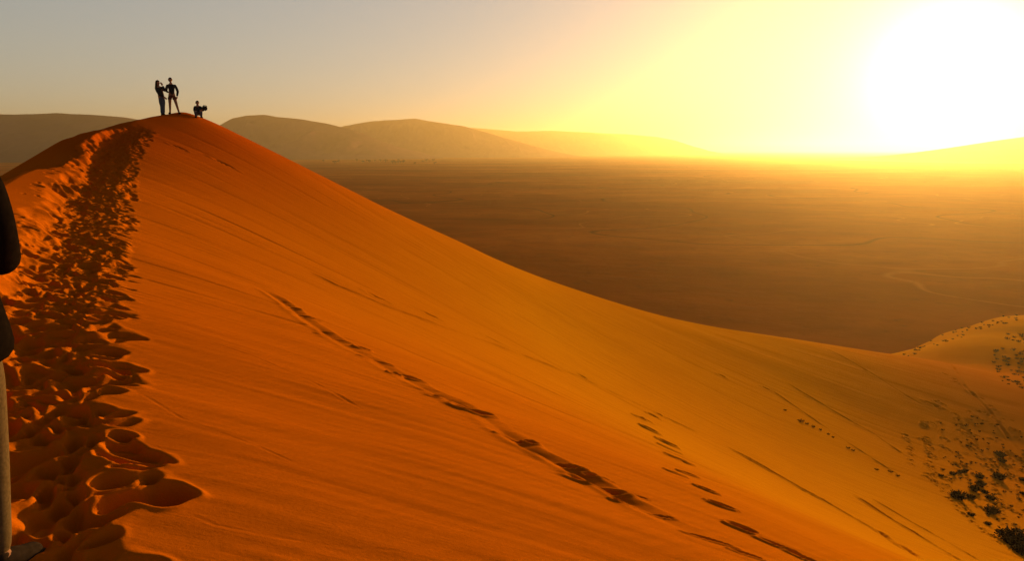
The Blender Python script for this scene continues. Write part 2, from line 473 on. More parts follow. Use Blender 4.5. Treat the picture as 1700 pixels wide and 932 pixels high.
def surface(x, y):
    z, sd, arc, rel = base_height(x, y, True)
    r = np.sqrt(x * x + y * y)
    inner = sstep(-0.2, 1.5, sd)
    # fine down-slope streaks of slid sand (the face falls almost straight along +x)
    near_w = 1 - sstep(30, 90, r)
    ax, ay = x * 0.995 - y * 0.10, x * 0.10 + y * 0.995        # down slope, across slope
    wv = ay + 0.35 * vnoise(ax * 0.16, ay * 0.16, 50)
    z = z + inner * (0.020 * (1 - 0.6 * near_w) * fbm(ax * 0.08, wv * 0.75, 3, 3)
                     + 0.012 * (1 - 0.5 * near_w) * fbm(ax * 0.16, wv * 2.6, 9, 2)
                     + 0.16 * sstep(20, 70, r) * fbm(ax * 0.03, ay * 0.16, 12, 3))
    z = z + inner * near_w * 0.007 * fbm(ax * 0.9, wv * 7.0, 21, 2)
    slip = sstep(0.24, 0.42, vnoise(ax * 0.11 + 3, wv * 2.7, 23)) + 0.7 * sstep(0.26, 0.42, vnoise(ax * 0.2 + 9, wv * 6.0, 24)) * near_w
    z = z - inner * 0.014 * sstep(5, 16, r) * slip * sstep(0.5, 3.0, sd)
    # low swells near the ridge
    z = z + inner * 0.07 * fbm(x * 0.5, y * 0.5, 14, 2) * (1 - sstep(10, 30, r))
    for P, w, dep in grooves:
        lo = P.min(0) - 4 * w - .3; hi = P.max(0) + 4 * w + .3
        m = np.nonzero((x > lo[0]) & (x < hi[0]) & (y > lo[1]) & (y < hi[1]))[0]
        if not len(m): continue
        X, Y = x[m], y[m]
        best = np.full(len(m), 1e9); arcl = np.zeros(len(m)); acc = 0
        for a, b in zip(P[:-1], P[1:]):
            e = b - a; L = np.linalg.norm(e)
            t = np.clip(((X - a[0]) * e[0] + (Y - a[1]) * e[1]) / (L * L), 0, 1)
            dd = np.hypot(X - a[0] - t * e[0], Y - a[1] - t * e[1])
            k = dd < best
            best = np.where(k, dd, best); arcl = np.where(k, acc + t * L, arcl); acc += L
        ends = sstep(0, .12 * acc, arcl) * (1 - sstep(.88 * acc, acc, arcl))
        vary = np.clip(0.85 + 1.2 * vnoise(arcl / (w * 9), arcl * 0, 77), 0.3, 1.4)
        q = (best + w * 0.5 * vnoise(X / w * .5, Y / w * .5, 78)) / w
        z[m] += ends * vary * dep * (-np.exp(-q * q * 1.6) + 0.45 * np.exp(-((q - 1.9) / .6) ** 2))
    for (cx, cy, a, b, th, dep, rim) in pits:
        ext = max(a, b) * 2.6
        m = np.nonzero((np.abs(x - cx) < ext) & (np.abs(y - cy) < ext))[0]
        if not len(m): continue
        c, s_ = math.cos(th), math.sin(th)
        X = ((x[m] - cx) * c + (y[m] - cy) * s_) / a; Y = (-(x[m] - cx) * s_ + (y[m] - cy) * c) / b
        q = np.sqrt(X * X + Y * Y) + 0.25 * vnoise(X * 1.3 + cx, Y * 1.3 + cy, 40)
        z[m] += -dep * (1 - sstep(.35, 1.15, q)) + rim * dep * np.exp(-((q - 1.35) / .28) ** 2)
    return z + path_height(x, y)

def fade_out(x, y, z):
    r = np.sqrt(x * x + y * y)
    return z - 8 * sstep(165, 225, r)

az_f = R(40.0)
az = np.concatenate([np.linspace(-R(64), -az_f, 60, endpoint=False), np.linspace(-az_f, az_f, 1250), np.linspace(az_f, R(64), 60)[1:],
                     np.linspace(R(64), 2 * math.pi - R(64), 150)[1:-1]])
rad = np.concatenate([[0.02], np.linspace(0.2, 1.6, 16), np.geomspace(1.62, 60, 1450), np.geomspace(60, 170, 380)[1:], np.geomspace(170, 235, 12)[1:]])
AZ, RA = np.meshgrid(az, rad)
X = (RA * np.sin(AZ)).ravel(); Y = (RA * np.cos(AZ)).ravel()
Z = fade_out(X, Y, surface(X, Y))

# sand
sand = NT("dune_sand")
c0 = sand.coord()
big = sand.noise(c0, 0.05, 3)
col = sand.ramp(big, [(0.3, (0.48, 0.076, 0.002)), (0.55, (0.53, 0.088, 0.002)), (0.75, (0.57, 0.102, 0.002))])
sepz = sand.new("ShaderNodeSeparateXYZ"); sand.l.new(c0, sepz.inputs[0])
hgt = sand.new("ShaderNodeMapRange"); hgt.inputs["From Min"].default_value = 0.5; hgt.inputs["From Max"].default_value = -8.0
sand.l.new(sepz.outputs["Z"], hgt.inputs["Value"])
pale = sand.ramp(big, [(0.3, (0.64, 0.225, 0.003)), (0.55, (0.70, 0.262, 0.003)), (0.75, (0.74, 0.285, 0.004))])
col = sand.mix(hgt.outputs[0], col, pale)  # yellow veil of sun glare painted into the sand colour, stronger lower down
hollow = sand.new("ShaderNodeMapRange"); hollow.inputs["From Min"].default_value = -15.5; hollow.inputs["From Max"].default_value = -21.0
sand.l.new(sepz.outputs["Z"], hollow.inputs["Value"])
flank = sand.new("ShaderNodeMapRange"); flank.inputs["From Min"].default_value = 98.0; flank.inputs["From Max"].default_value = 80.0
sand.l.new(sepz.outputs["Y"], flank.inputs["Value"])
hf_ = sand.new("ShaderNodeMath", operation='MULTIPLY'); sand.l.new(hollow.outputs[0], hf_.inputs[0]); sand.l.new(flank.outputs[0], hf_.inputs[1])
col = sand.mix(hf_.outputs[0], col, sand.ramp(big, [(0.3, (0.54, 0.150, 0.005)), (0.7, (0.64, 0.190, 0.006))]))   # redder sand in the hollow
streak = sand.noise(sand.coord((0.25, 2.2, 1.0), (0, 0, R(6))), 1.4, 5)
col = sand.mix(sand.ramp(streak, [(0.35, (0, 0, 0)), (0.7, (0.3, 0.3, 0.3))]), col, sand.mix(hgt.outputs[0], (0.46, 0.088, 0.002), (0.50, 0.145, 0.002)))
grain = sand.noise(c0, 260.0, 2)
col = sand.mix(0.5, col, sand.ramp(grain, [(0.3, (0.72, 0.68, 0.6)), (0.7, (1.0, 1.0, 1.0))]), 'MULTIPLY')
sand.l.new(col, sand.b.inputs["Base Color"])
sand.b.inputs["Roughness"].default_value = 0.9
sand.b.inputs["Specular IOR Level"].default_value = 0.0
rip = sand.new("ShaderNodeTexWave", wave_type='BANDS', bands_direction='X')
rip.inputs["Scale"].default_value = 2.2; rip.inputs["Distortion"].default_value = 5.0
rip.inputs["Detail"].default_value = 2.0; rip.inputs["Detail Scale"].default_value = 0.7
sand.l.new(sand.coord((1, 1, 1), (0, 0, R(35))), rip.inputs["Vector"])
n1 = sand.bump(rip.outputs["Fac"], 0.22, 0.012)
n2 = sand.bump(sand.noise(sand.coord((0.3, 3.0, 1.0), (0, 0, R(6))), 3.0, 6, 0.65), 0.55, 0.010, n1)
n3 = sand.bump(sand.noise(c0, 38.0, 3, 0.6), 0.35, 0.006, sand.bump(grain, 0.5, 0.003, n2))
sand.l.new(n3, sand.b.inputs["Normal"])

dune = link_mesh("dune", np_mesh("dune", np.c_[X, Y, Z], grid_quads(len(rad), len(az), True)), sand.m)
tag(dune, "orange sand dune with a trodden footprint path along its crest", "dune", kind="structure")
del AZ, RA

def ground(x, y):
    return float(surface(np.array([float(x)]), np.array([float(y)]))[0])

# ------------------------------------------------------------------ the plain
plain_m = NT("plain_ground")
pc = plain_m.coord()
big = plain_m.noise(plain_m.coord((0.7, 1.0, 1.0), (0, 0, R(12))), 0.007, 6, 0.6)
col = plain_m.ramp(big, [(0.32, (0.23, 0.056, 0.006)), (0.5, (0.40, 0.098, 0.008)), (0.68, (0.58, 0.165, 0.018))])
fine = plain_m.noise(plain_m.coord((0.8, 1.0, 1.0), (0, 0, R(20))), 0.06, 6, 0.65)
col = plain_m.mix(plain_m.ramp(fine, [(0.4, (0, 0, 0)), (0.72, (0.6, 0.6, 0.6))]), col, (0.22, 0.062, 0.008))
def wander(scale, seed_off, width):                       # dry channels and old tracks: thin contour lines of a noise
    mp = plain_m.new("ShaderNodeMapping"); mp.inputs["Location"].default_value = (seed_off, seed_off * .7, 0)
    plain_m.l.new(pc, mp.inputs["Vector"])
    n_ = plain_m.noise(mp.outputs[0], scale, 2, 0.4)
    a_ = plain_m.new("ShaderNodeMath", operation='SUBTRACT'); plain_m.l.new(n_, a_.inputs[0]); a_.inputs[1].default_value = 0.5
    b_ = plain_m.new("ShaderNodeMath", operation='ABSOLUTE'); plain_m.l.new(a_.outputs[0], b_.inputs[0])
    return plain_m.ramp(b_.outputs[0], [(0.0, (1, 1, 1)), (width, (0, 0, 0))])
col = plain_m.mix(wander(0.010, 310, .004), col, (0.50, 0.145, 0.020))
col = plain_m.mix(wander(0.006, 90, .004), col, (0.16, 0.05, 0.008))
scrub = plain_m.noise(pc, 0.22, 6, 0.75)
col = plain_m.mix(plain_m.ramp(scrub, [(0.57, (0, 0, 0)), (0.72, (.5, .5, .5))]), col, (0.10, 0.042, 0.010))
plain_m.l.new(col, plain_m.b.inputs["Base Color"])
plain_m.b.inputs["Roughness"].default_value = 0.95
plain_m.b.inputs["Specular IOR Level"].default_value = 0.0
pn = plain_m.bump(fine, 0.3, 1.5)
plain_m.l.new(pn, plain_m.b.inputs["Normal"])
paz = np.concatenate([np.linspace(-R(42), R(42), 500), np.linspace(R(42), 2 * math.pi - R(42), 90)[1:-1]])
prad = np.concatenate([[1.0, 35.0], np.geomspace(60, 6000, 520), np.geomspace(6000, 60000, 40)[1:]])
A2, R2 = np.meshgrid(paz, prad)
X2 = (R2 * np.sin(A2)).ravel(); Y2 = (R2 * np.cos(A2)).ravel()
r2 = R2.ravel()
def plain_h(x, y):
    r = np.sqrt(x * x + y * y)
    return PLAIN_Z + sstep(90, 260, r) * (0.5 * fbm(x * 0.008, y * 0.012, 60, 4) + 0.14 * fbm(x * 0.04, y * 0.09, 66, 3) * (1 - sstep(700, 2000, r)))
Z2 = plain_h(X2, Y2)
plain = link_mesh("plain", np_mesh("plain", np.c_[X2, Y2, Z2], grid_quads(len(prad), len(paz), True)), plain_m.m)
tag(plain, "flat brown desert plain stretching to the hills", "plain", kind="structure")

# ------------------------------------------------------------------ far hills
hill_m = NT("hill_rock")
hc = hill_m.coord()
hn = hill_m.noise(hc, 0.004, 8, 0.6)
hill_m.l.new(hill_m.ramp(hn, [(0.35, (0.14, 0.055, 0.062)), (0.65, (0.22, 0.088, 0.098))]), hill_m.b.inputs["Base Color"])
hill_m.b.inputs["Roughness"].default_value = 1.0
hill_m.b.inputs["Specular IOR Level"].default_value = 0.0
def hill(name, label, Y, prof, depth, seed, rough=0.10):
    """a ridge seen from the plain: skyline heights along its length, gullied flanks front and back"""
    top = np.array([at_y(px, py, Y) for px, py in prof])
    xs = np.linspace(top[0, 0], top[-1, 0], 260)
    hz = np.interp(xs, top[:, 0], top[:, 2]) - PLAIN_Z
    k = np.hanning(7); k /= k.sum()
    hz = np.convolve(np.pad(hz, 3, mode='edge'), k, 'valid')
    v = np.linspace(-1, 1, 90)
    XX, VV = np.meshgrid(xs, v)
    H = np.broadcast_to(hz, XX.shape)
    YY = Y + VV * depth
    fall = np.clip(1 - np.abs(VV), 0, 1) ** 1.25
    gul = fbm(XX * 0.010, YY * 0.0036, seed, 4) * rough
    ZZ = PLAIN_Z - 3 + H * np.clip(fall * (1 + gul * 2.2 * np.abs(VV)) + gul * 0.8 * fall * (1 - fall), 0, 1.0)
    o = link_mesh(name, np_mesh(name, np.c_[XX.ravel(), YY.ravel(), ZZ.ravel()], grid_quads(len(v), len(xs))), hill_m.m)
    return tag(o, label, "hill", kind="structure")
hill("hill", "brown flat-topped mountain behind the dune summit at left", 2700,
     [(-700, 240), (-500, 205), (-250, 190), (-100, 188), (0, 187), (60, 187), (95, 185), (150, 188), (200, 192), (240, 198), (300, 212), (360, 230), (420, 255)], 700, 100, .5)
hill("hill", "hazy peaked hill right of the seated person", 3300,
     [(260, 262), (330, 230), (365, 206), (385, 195), (410, 190), (440, 188), (460, 192), (500, 196), (540, 202), (580, 212), (620, 228), (660, 242), (720, 258), (760, 266)], 600, 110, .5)
hill("hill", "hazy rounded hill with a small knob in mid distance", 4300,
     [(470, 250), (520, 225), (570, 208), (620, 199), (660, 197), (690, 195), (720, 201), (770, 208), (800, 216), (840, 228), (880, 240), (930, 252), (980, 262)], 750, 120, .5)
hill("hill", "pale far ridge fading into the sun glow", 6400,
     [(650, 240), (720, 222), (780, 211), (820, 214), (860, 217), (920, 216), (980, 219), (1040, 222), (1090, 226), (1120, 232), (1150, 242), (1180, 256)], 1000, 130, .3)
hill("hill", "sunlit dune slope rising at the right edge under the sun", 2300,
     [(1420, 270), (1470, 262), (1510, 253), (1560, 246), (1600, 240), (1650, 232), (1700, 225), (1760, 216), (1850, 205), (2000, 200), (2200, 225), (2350, 262)], 600, 140, .15)

# ------------------------------------------------------------------ haze
bm = bmesh.new()
bmesh.ops.create_cube(bm, size=1.0)
bmesh.ops.scale(bm, vec=(40000, 40000, 240), verts=bm.verts)
bmesh.ops.translate(bm, vec=(0, 0, -80 + 120), verts=bm.verts)
hme = bpy.data.meshes.new("haze"); bm.to_mesh(hme); bm.free()
hm = bpy.data.materials.new("haze_air"); hm.use_nodes = True
hm.node_tree.nodes.clear()
ho = hm.node_tree.nodes.new("ShaderNodeOutputMaterial")
hv = hm.node_tree.nodes.new("ShaderNodeVolumePrincipled")
hv.inputs["Color"].default_value = (1.0, 0.72, 0.32, 1)
hv.inputs["Density"].default_value = 0.00014
hv.inputs["Anisotropy"].default_value = 0.75
hm.node_tree.links.new(hv.outputs[0], ho.inputs["Volume"])
haze = link_mesh("haze", hme, hm, smooth=False)
tag(haze, "dusty golden haze over the whole desert", "haze", kind="stuff")

# ------------------------------------------------------------------ THINGS
def land(x, y):
    return np.maximum(base_height(x, y), plain_h(np.asarray(x, float), np.asarray(y, float)))
def land_at(x, y):
    X_, Y_ = np.array([float(x)]), np.array([float(y)])
    return float(max(surface(X_, Y_)[0], plain_h(X_, Y_)[0]))

def plain_mat(name, c, rough=0.9, var=0.25, scale=40):
    t = NT(name)
    n = t.noise(t.coord(), scale, 3)
    t.l.new(t.ramp(n, [(0.3, tuple(k * (1 - var) for k in c)), (0.7, tuple(k * (1 + var) for k in c))]), t.b.inputs["Base Color"])
    t.b.inputs["Roughness"].default_value = rough
    t.b.inputs["Specular IOR Level"].default_value = 0.0
    return t
M_skin = plain_mat("skin", (0.30, 0.15, 0.09), 0.6, 0.08).m
M_hair = plain_mat("dark_hair", (0.012, 0.009, 0.007), 0.7).m
M_shirt = plain_mat("dark_shirt", (0.018, 0.020, 0.026)).m
M_jacket = plain_mat("dark_jacket", (0.011, 0.007, 0.005)).m
M_shorts = plain_mat("brown_shorts", (0.10, 0.045, 0.03)).m
M_jeans_t = plain_mat("blue_jeans", (0.07, 0.085, 0.12), 0.9, 0.3, 60)
wv_ = M_jeans_t.noise(M_jeans_t.coord((1, 1, 0.25)), 420, 2)
M_jeans_t.l.new(M_jeans_t.bump(wv_, 0.3, 0.002), M_jeans_t.b.inputs["Normal"])
M_jeans = M_jeans_t.m
M_khaki = plain_mat("khaki_cloth", (0.13, 0.082, 0.036), 0.95, 0.25, 80).m
M_shoe = plain_mat("dusty_shoe", (0.035, 0.022, 0.014)).m
M_sole = plain_mat("pale_sole", (0.05, 0.032, 0.02)).m
M_bag = plain_mat("dark_bag_cloth", (0.018, 0.016, 0.016)).m
M_eye = plain_mat("dark_eye", (0.02, 0.015, 0.012), 0.3, 0.05).m

def skin_mesh(name, chains, level=2):
    """chains: list of (points, radii) polylines; points shared by position are welded into one skeleton per connected part"""
    idx, V, Rd, E = {}, [], [], []
    for pts, rad_ in chains:
        prev = None
        for p, r in zip(pts, rad_):
            k = tuple(round(c, 4) for c in p)
            if k not in idx:
                idx[k] = len(V); V.append(p); Rd.append(r)
            if prev is not None and prev != idx[k]: E.append((prev, idx[k]))
            prev = idx[k]
    me = bpy.data.meshes.new(name + "_skeleton")
    me.from_pydata([tuple(v) for v in V], E, [])
    o = bpy.data.objects.new(name + "_skeleton", me); COL.objects.link(o)
    md = o.modifiers.new("skin", 'SKIN')
    md.use_smooth_shade = True
    md.branch_smoothing = 0.4
    sub = o.modifiers.new("sub", 'SUBSURF'); sub.levels = level; sub.render_levels = level
    # one root per connected part
    adj = {i: [] for i in range(len(V))}
    for a_, b_ in E: adj[a_].append(b_); adj[b_].append(a_)
    seen = set()
    sv = me.skin_vertices[0].data
    for i in range(len(V)):
        rr = Rd[i]
        sv[i].radius = rr if isinstance(rr, tuple) else (rr, rr)
        sv[i].use_root = False
    for i in range(len(V)):
        if i in seen: continue
        sv[i].use_root = True
        st = [i]
        while st:
            q_ = st.pop()
            if q_ in seen: continue
            seen.add(q_); st += adj[q_]
    dg = bpy.context.evaluated_depsgraph_get(); dg.update()
    out = bpy.data.meshes.new_from_object(o.evaluated_get(dg))
    out.name = name
    bpy.data.objects.remove(o); bpy.data.meshes.remove(me)
    out.materials.clear()
    return out

def V3(*a): return Vector(a)
def hand_chains(wr, direction, palm_n, size=1.0, curl=0.5):
    """palm and five separate, slightly curled fingers that leave it"""
    d = Vector(direction).normalized(); n = Vector(palm_n); n = (n - d * n.dot(d)).normalized(); s_ = d.cross(n)
    wr = Vector(wr)
    palm0, palm1 = wr + d * 0.03 * size, wr + d * 0.085 * size
    ch = [([wr, palm0, palm1], [0.026 * size, 0.034 * size, 0.036 * size])]
    for k, (off, L) in enumerate([(-0.030, 0.066), (-0.010, 0.078), (0.010, 0.074), (0.028, 0.058)]):
        base = palm1 + s_ * off * size - d * 0.012 * size
        pts = [base]; dd = d.copy(); p = base
        for q_, part in enumerate((0.45, 0.3, 0.25)):
            dd = (dd + n * curl * (0.35 + 0.25 * q_)).normalized()
            p = p + dd * (L + (0.012 if q_ == 0 else 0)) * part * size; pts.append(p)
        ch.append((pts, [0.010 * size, 0.0095 * size, 0.0085 * size, 0.007 * size]))
    tb = palm0 - s_ * 0.026 * size
    t1 = tb + (d * 0.5 - s_ * 0.8 + n * 0.3).normalized() * 0.035 * size
    t2 = t1 + (d * 0.9 - s_ * 0.2 + n * 0.4).normalized() * 0.032 * size
    ch.append(([tb, t1, t2], [0.013 * size, 0.0105 * size, 0.009 * size]))
    return ch

def head_bm(bm, c, face, tilt=0.0, k=1.0):
    """skull, jaw, nose, ears as one shaped surface"""
    f = Vector(face).normalized(); up = Vector((0, 0, 1)); side = f.cross(up).normalized(); up = side.cross(f)
    geo = bmesh.ops.create_icosphere(bm, subdivisions=4, radius=1.0)
    for v in geo['verts']:
        x, y, z = v.co                                    # x side, y forward, z up
        r = 1.0
        sx, sy, sz = 0.076, 0.096, 0.115
        if z < -0.1: sx *= 1 - 0.38 * min(1, (-z - 0.1) / 0.8); sy *= 1 - 0.10 * min(1, -z - 0.1)
        X_, Y_, Z_ = x * sx, y * sy, z * sz
        if y > 0.5:
            nose = math.exp(-(x / 0.16) ** 2) * math.exp(-((z + 0.17) / 0.2) ** 2)
            Y_ += 0.024 * nose
            eye = math.exp(-((abs(x) - 0.36) / 0.15) ** 2) * math.exp(-((z - 0.08) / 0.12) ** 2)
            Y_ -= 0.010 * eye
            lip = math.exp(-(x / 0.3) ** 2) * math.exp(-((z + 0.52) / 0.07) ** 2)
            Y_ += 0.005 * lip
        if abs(x) > 0.8:
            ear = math.exp(-((y + 0.05) / 0.22) ** 2) * math.exp(-((z + 0.05) / 0.28) ** 2)
            X_ += math.copysign(0.016 * ear, x)
        v.co = Vector(c) + (side * X_ + f * Y_ + up * Z_) * k
    return f, side, up

def make_person(name, label, cat, loc, rotz, J, face, build, clothes, hair, palms, curl=0.5, group=None, scale=1.0):
    """J: joints in metres. clothes: list of (part name, material, which, extra radius). One continuous body; hair and clothing are its children."""
    b = build
    arm = [0.050 * b, 0.039 * b, 0.028 * b]; leg = [0.088 * b, 0.058 * b, 0.038 * b]
    torso = ([J['pelvis'], J['belly'], J['chest'], J['neck'], J['head0']], [(0.150 * b, 0.120 * b), (0.138 * b, 0.110 * b), (0.158 * b, 0.120 * b), 0.058 * b, 0.060 * b])
    ch = [torso]
    for s_ in 'LR':
        ch.append(([J['chest'], J['sh' + s_], J['el' + s_], J['wr' + s_]], [torso[1][2], 0.060 * b, arm[1] * 1.05, arm[2]]))
        ch.append(([J['pelvis'], J['hip' + s_], J['kn' + s_], J['an' + s_]], [torso[1][0], leg[0], leg[1], leg[2]]))
        an, toe = Vector(J['an' + s_]), Vector(J['toe' + s_])
        heel = Vector((an.x, an.y, toe.z)) - (toe - an) * 0.12; heel.z = toe.z + 0.005
        mid = (an + toe) * 0.5; mid.z = toe.z + 0.012
        ch.append(([an, mid, toe], [leg[2], 0.036 * b, 0.030 * b]))
    for s_, (dr, pn) in palms.items():
        ch += [c_ for c_ in hand_chains(Vector(J['wr' + s_]) + Vector(dr).normalized() * 0.012, dr, pn, b, curl)]
    body = skin_mesh("body", ch, 2)
    bm = bmesh.new(); bm.from_mesh(body)
    hk = min(b, 1.0) * 1.06
    f, side, up = head_bm(bm, J['head'], face, 0, hk)
    bm.to_mesh(body); bm.free()
    root = link_mesh(name, body, M_skin)
    root.location = loc; root.rotation_euler = (0, 0, rotz); root.scale = (scale,) * 3
    tag(root, label, cat, group)
    # eyes
    for sx in (-1, 1):
        e = bmesh.new(); bmesh.ops.create_uvsphere(e, u_segments=10, v_segments=8, radius=0.0105 * b)
        bmesh.ops.translate(e, vec=Vector(J['head']) + (side * 0.029 * sx + f * 0.079 + up * 0.010) * hk, verts=e.verts)
        em = bpy.data.meshes.new("eye"); e.to_mesh(em); e.free()
        link_mesh("eye", em, M_eye, root)
    # clothing
    for part, mat, which, ex in clothes:
        cc = []
        if which in ('top', 'coat'):
            low = Vector(J['pelvis']) + Vector((0, 0, -0.01))
            if which == 'coat':
                cc.append(([low + Vector((0, 0, -0.14)), low], [(torso[1][0][0] + ex * 2.4, torso[1][0][1] + ex * 2.6)] * 2))
            cc.append(([low, J['belly'], J['chest'], Vector(J['neck']) + Vector((0, 0, -0.045))], [(torso[1][0][0] + ex * 1.4, torso[1][0][1] + ex * 1.4), (torso[1][1][0] + ex, torso[1][1][1] + ex), (torso[1][2][0] + ex, torso[1][2][1] + ex), 0.062 * b + ex]))
            for s_ in 'LR':
                w_ = Vector(J['wr' + s_]); e_ = Vector(J['el' + s_])
                cc.append(([J['chest'], J['sh' + s_], (Vector(J['sh' + s_]) + e_) / 2, e_, (e_ * .45 + w_ * .55), w_], [torso[1][2][0] + ex, 0.062 * b + ex, 0.050 * b + ex, arm[1] + ex * 1.3, arm[2] * 1.25 + ex, arm[2] + ex * 1.1]))
        else:
            frac = 1.0 if which == 'trousers' else 0.42
            pz = Vector(J['pelvis'])
            cc.append(([pz + Vector((0, 0, 0.11)), pz], [(torso[1][0][0] + ex * .6, torso[1][0][1] + ex * .6), (torso[1][0][0] + ex, torso[1][0][1] + ex)]))
            for s_ in 'LR':
                h_, k_, a_ = Vector(J['hip' + s_]), Vector(J['kn' + s_]), Vector(J['an' + s_])
                if frac == 1.0:
                    cc.append(([pz, h_, (h_ + k_) / 2, k_, k_ * .5 + a_ * .5, a_ + (k_ - a_) * -0.03], [torso[1][0][0] + ex, leg[0] + ex, leg[0] * .85 + ex, leg[1] + ex * 1.2, leg[1] * .9 + ex, leg[2] + ex * 1.7]))
                else:
                    cc.append(([pz, h_, h_ + (k_ - h_) * 0.3, h_ + (k_ - h_) * frac], [torso[1][0][0] + ex, leg[0] + ex, leg[0] * .92 + ex * 1.2, leg[0] * .86 + ex * 1.5]))
        link_mesh(part, skin_mesh(part, cc, 2), mat, root)
    for s_ in 'LR':
        an, toe = Vector(J['an' + s_]), Vector(J['toe' + s_]); d = (toe - an); d.z = 0; d.normalize()
        z0 = toe.z - 0.012
        base = Vector((an.x, an.y, z0))
        sh = skin_mesh("shoe", [([base - d * 0.055 + V3(0, 0, .03), base + d * 0.02 + V3(0, 0, .045), base + d * 0.11 + V3(0, 0, .022), base + d * 0.185 + V3(0, 0, .012)],
                                 [(0.042 * b, 0.045 * b), (0.045 * b, 0.050 * b), (0.046 * b, 0.036 * b), (0.038 * b, 0.028 * b)]),
                                ([base + d * 0.0 + V3(0, 0, .04), an + V3(0, 0, .035)], [0.045 * b, 0.047 * b])], 2)
        so = link_mesh("shoe", sh, M_shoe, root)
        sl = bmesh.new(); bmesh.ops.create_cube(sl, size=1.0)
        bmesh.ops.bevel(sl, geom=sl.edges[:], offset=0.2, segments=2, affect='EDGES')
        bmesh.ops.scale(sl, vec=(0.088 * b, 0.285 * b, 0.026), verts=sl.verts)
        bmesh.ops.transform(sl, matrix=Matrix.Translation(base + d * 0.062 + V3(0, 0, -0.010)) @ Matrix.Rotation(math.atan2(d.y, d.x) - math.pi / 2, 4, 'Z'), verts=sl.verts)
        sm = bpy.data.meshes.new("sole"); sl.to_mesh(sm); sl.free()
        so2 = link_mesh("sole", sm, M_sole, so)
    # hair
    hb = bmesh.new(); geo = bmesh.ops.create_icosphere(hb, subdivisions=4, radius=1.0)
    kill = []
    for v in geo['verts']:
        x, y, z = v.co
        lowz = -0.25 if hair == 'short' else -0.35
        if (y > 0.35 and z < 0.52 - 0.12 * abs(x)) or z < lowz or (abs(x) > .7 and z < 0.0 and y > -.15 and hair == 'short'): kill.append(v); continue
        w_ = 1 + 0.035 * math.sin(x * 23 + y * 17) * math.sin(z * 19 + x * 7)
        X_, Y_, Z_ = x * 0.087 * w_, y * 0.104 * w_ - 0.004, z * 0.124 * w_ + 0.004
        v.co = Vector(J['head']) + (side * X_ + f * Y_ + up * Z_) * hk
    bmesh.ops.delete(hb, geom=kill, context='VERTS')
    hm_ = bpy.data.meshes.new("hair"); hb.to_mesh(hm_); hb.free()
    ho_ = link_mesh("hair", hm_, M_hair, root)
    sd = ho_.modifiers.new("thick", 'SOLIDIFY'); sd.thickness = 0.012; sd.offset = 0
    if hair == 'long':
        hc_ = Vector(J['head'])
        locks = []
        for k_ in range(11):
            a_ = math.pi * (0.0 + k_ / 10.0)
            o_ = side * math.cos(a_) * 0.078 - f * (math.sin(a_) * 0.085 + 0.012)
            p0 = hc_ + o_ * 0.9 + up * 0.05
            p1 = hc_ + o_ * 1.02 - up * 0.07
            p2 = hc_ + o_ * 1.05 - V3(0, 0, 0.20) - f * 0.02
            p3 = hc_ + o_ * 0.85 - V3(0, 0, 0.33 + 0.02 * math.sin(k_ * 2.1)) - f * 0.03
            locks.append(([p0, p1, p2, p3], [0.028, 0.032, 0.028, 0.012]))
        link_mesh("hair", skin_mesh("hair", locks, 1), M_hair, root)
    return root

# ---- the walker at the left edge, seen only by one sleeve and trouser leg
gx, gy = -2.155, 2.92
gz = land_at(gx + .13, gy)
JW = dict(pelvis=(0, 0, .90), belly=(0, 0, 1.08), chest=(0, 0.01, 1.30), neck=(0, 0.02, 1.47), head0=(0, 0.03, 1.54), head=(0, 0.045, 1.61),
          shR=(.180, 0, 1.43), elR=(.232, -.05, 1.22), wrR=(.120, .17, 1.12), shL=(-.195, 0, 1.40), elL=(-.29, -.02, 1.12), wrL=(-.27, .10, .90),
          hipR=(.095, 0, .86), knR=(.075, .05, .47), anR=(.115, -.03, .085), toeR=(.145, .12, .028),
          hipL=(-.105, 0, .86), knL=(-.12, .02, .47), anL=(-.13, -.06, .085), toeL=(-.16, .11, .028))
walker = make_person("person", "person in dark jacket and khaki trousers standing close by at the left edge", "person", (gx, gy, gz - 0.02), 0, JW, (0.05, 1, 0), 1.0,
                     [("jacket", M_jacket, 'coat', 0.034), ("trousers", M_khaki, 'trousers', 0.007)], 'short',
                     {'R': ((-.75, .15, -.25), (-.2, -1, 0)), 'L': ((0, .2, -1), (1, 0, 0))}, 0.4, None, 1.10)

# ---- the three people on the summit
def summit_spot(px, Y):
    q_ = at_y(px, 190, Y); return q_[0], q_[1], land_at(q_[0], q_[1])
S_ = 0.93
mx, my, mz = summit_spot(287.5, 37.6)
JM = dict(pelvis=(-.005, 0, .90), belly=(0, 0, 1.08), chest=(0, 0, 1.30), neck=(-.01, 0, 1.49), head0=(-.02, -.005, 1.57), head=(-.03, -.015, 1.645),
          shR=(.185, 0, 1.40), elR=(.285, .02, 1.11), wrR=(.235, -.05, .87), shL=(-.185, 0, 1.40), elL=(-.255, .05, 1.12), wrL=(-.15, -.08, 1.05),
          hipR=(.095, 0, .86), knR=(.185, -.03, .46), anR=(.275, .02, .085), toeR=(.33, -.13, .028),
          hipL=(-.105, 0, .86), knL=(-.115, -.03, .46), anL=(-.135, .02, .085), toeL=(-.18, -.14, .028))
man = make_person("person", "standing person in dark long-sleeved top and shorts with bare legs apart", "person", (mx, my, mz - 0.01), R(23), JM, (0.0, -1, 0.0), 1.15,
                  [("top", M_shirt, 'top', 0.016), ("shorts", M_shorts, 'shorts', 0.016)], 'short',
                  {'R': ((-.1, -.1, -1), (-1, 0, 0)), 'L': ((.6, -.3, -.3), (0, 1, 0))}, 0.5, "people on the summit", S_)
wx, wy, wz = summit_spot(270.0, 37.2)
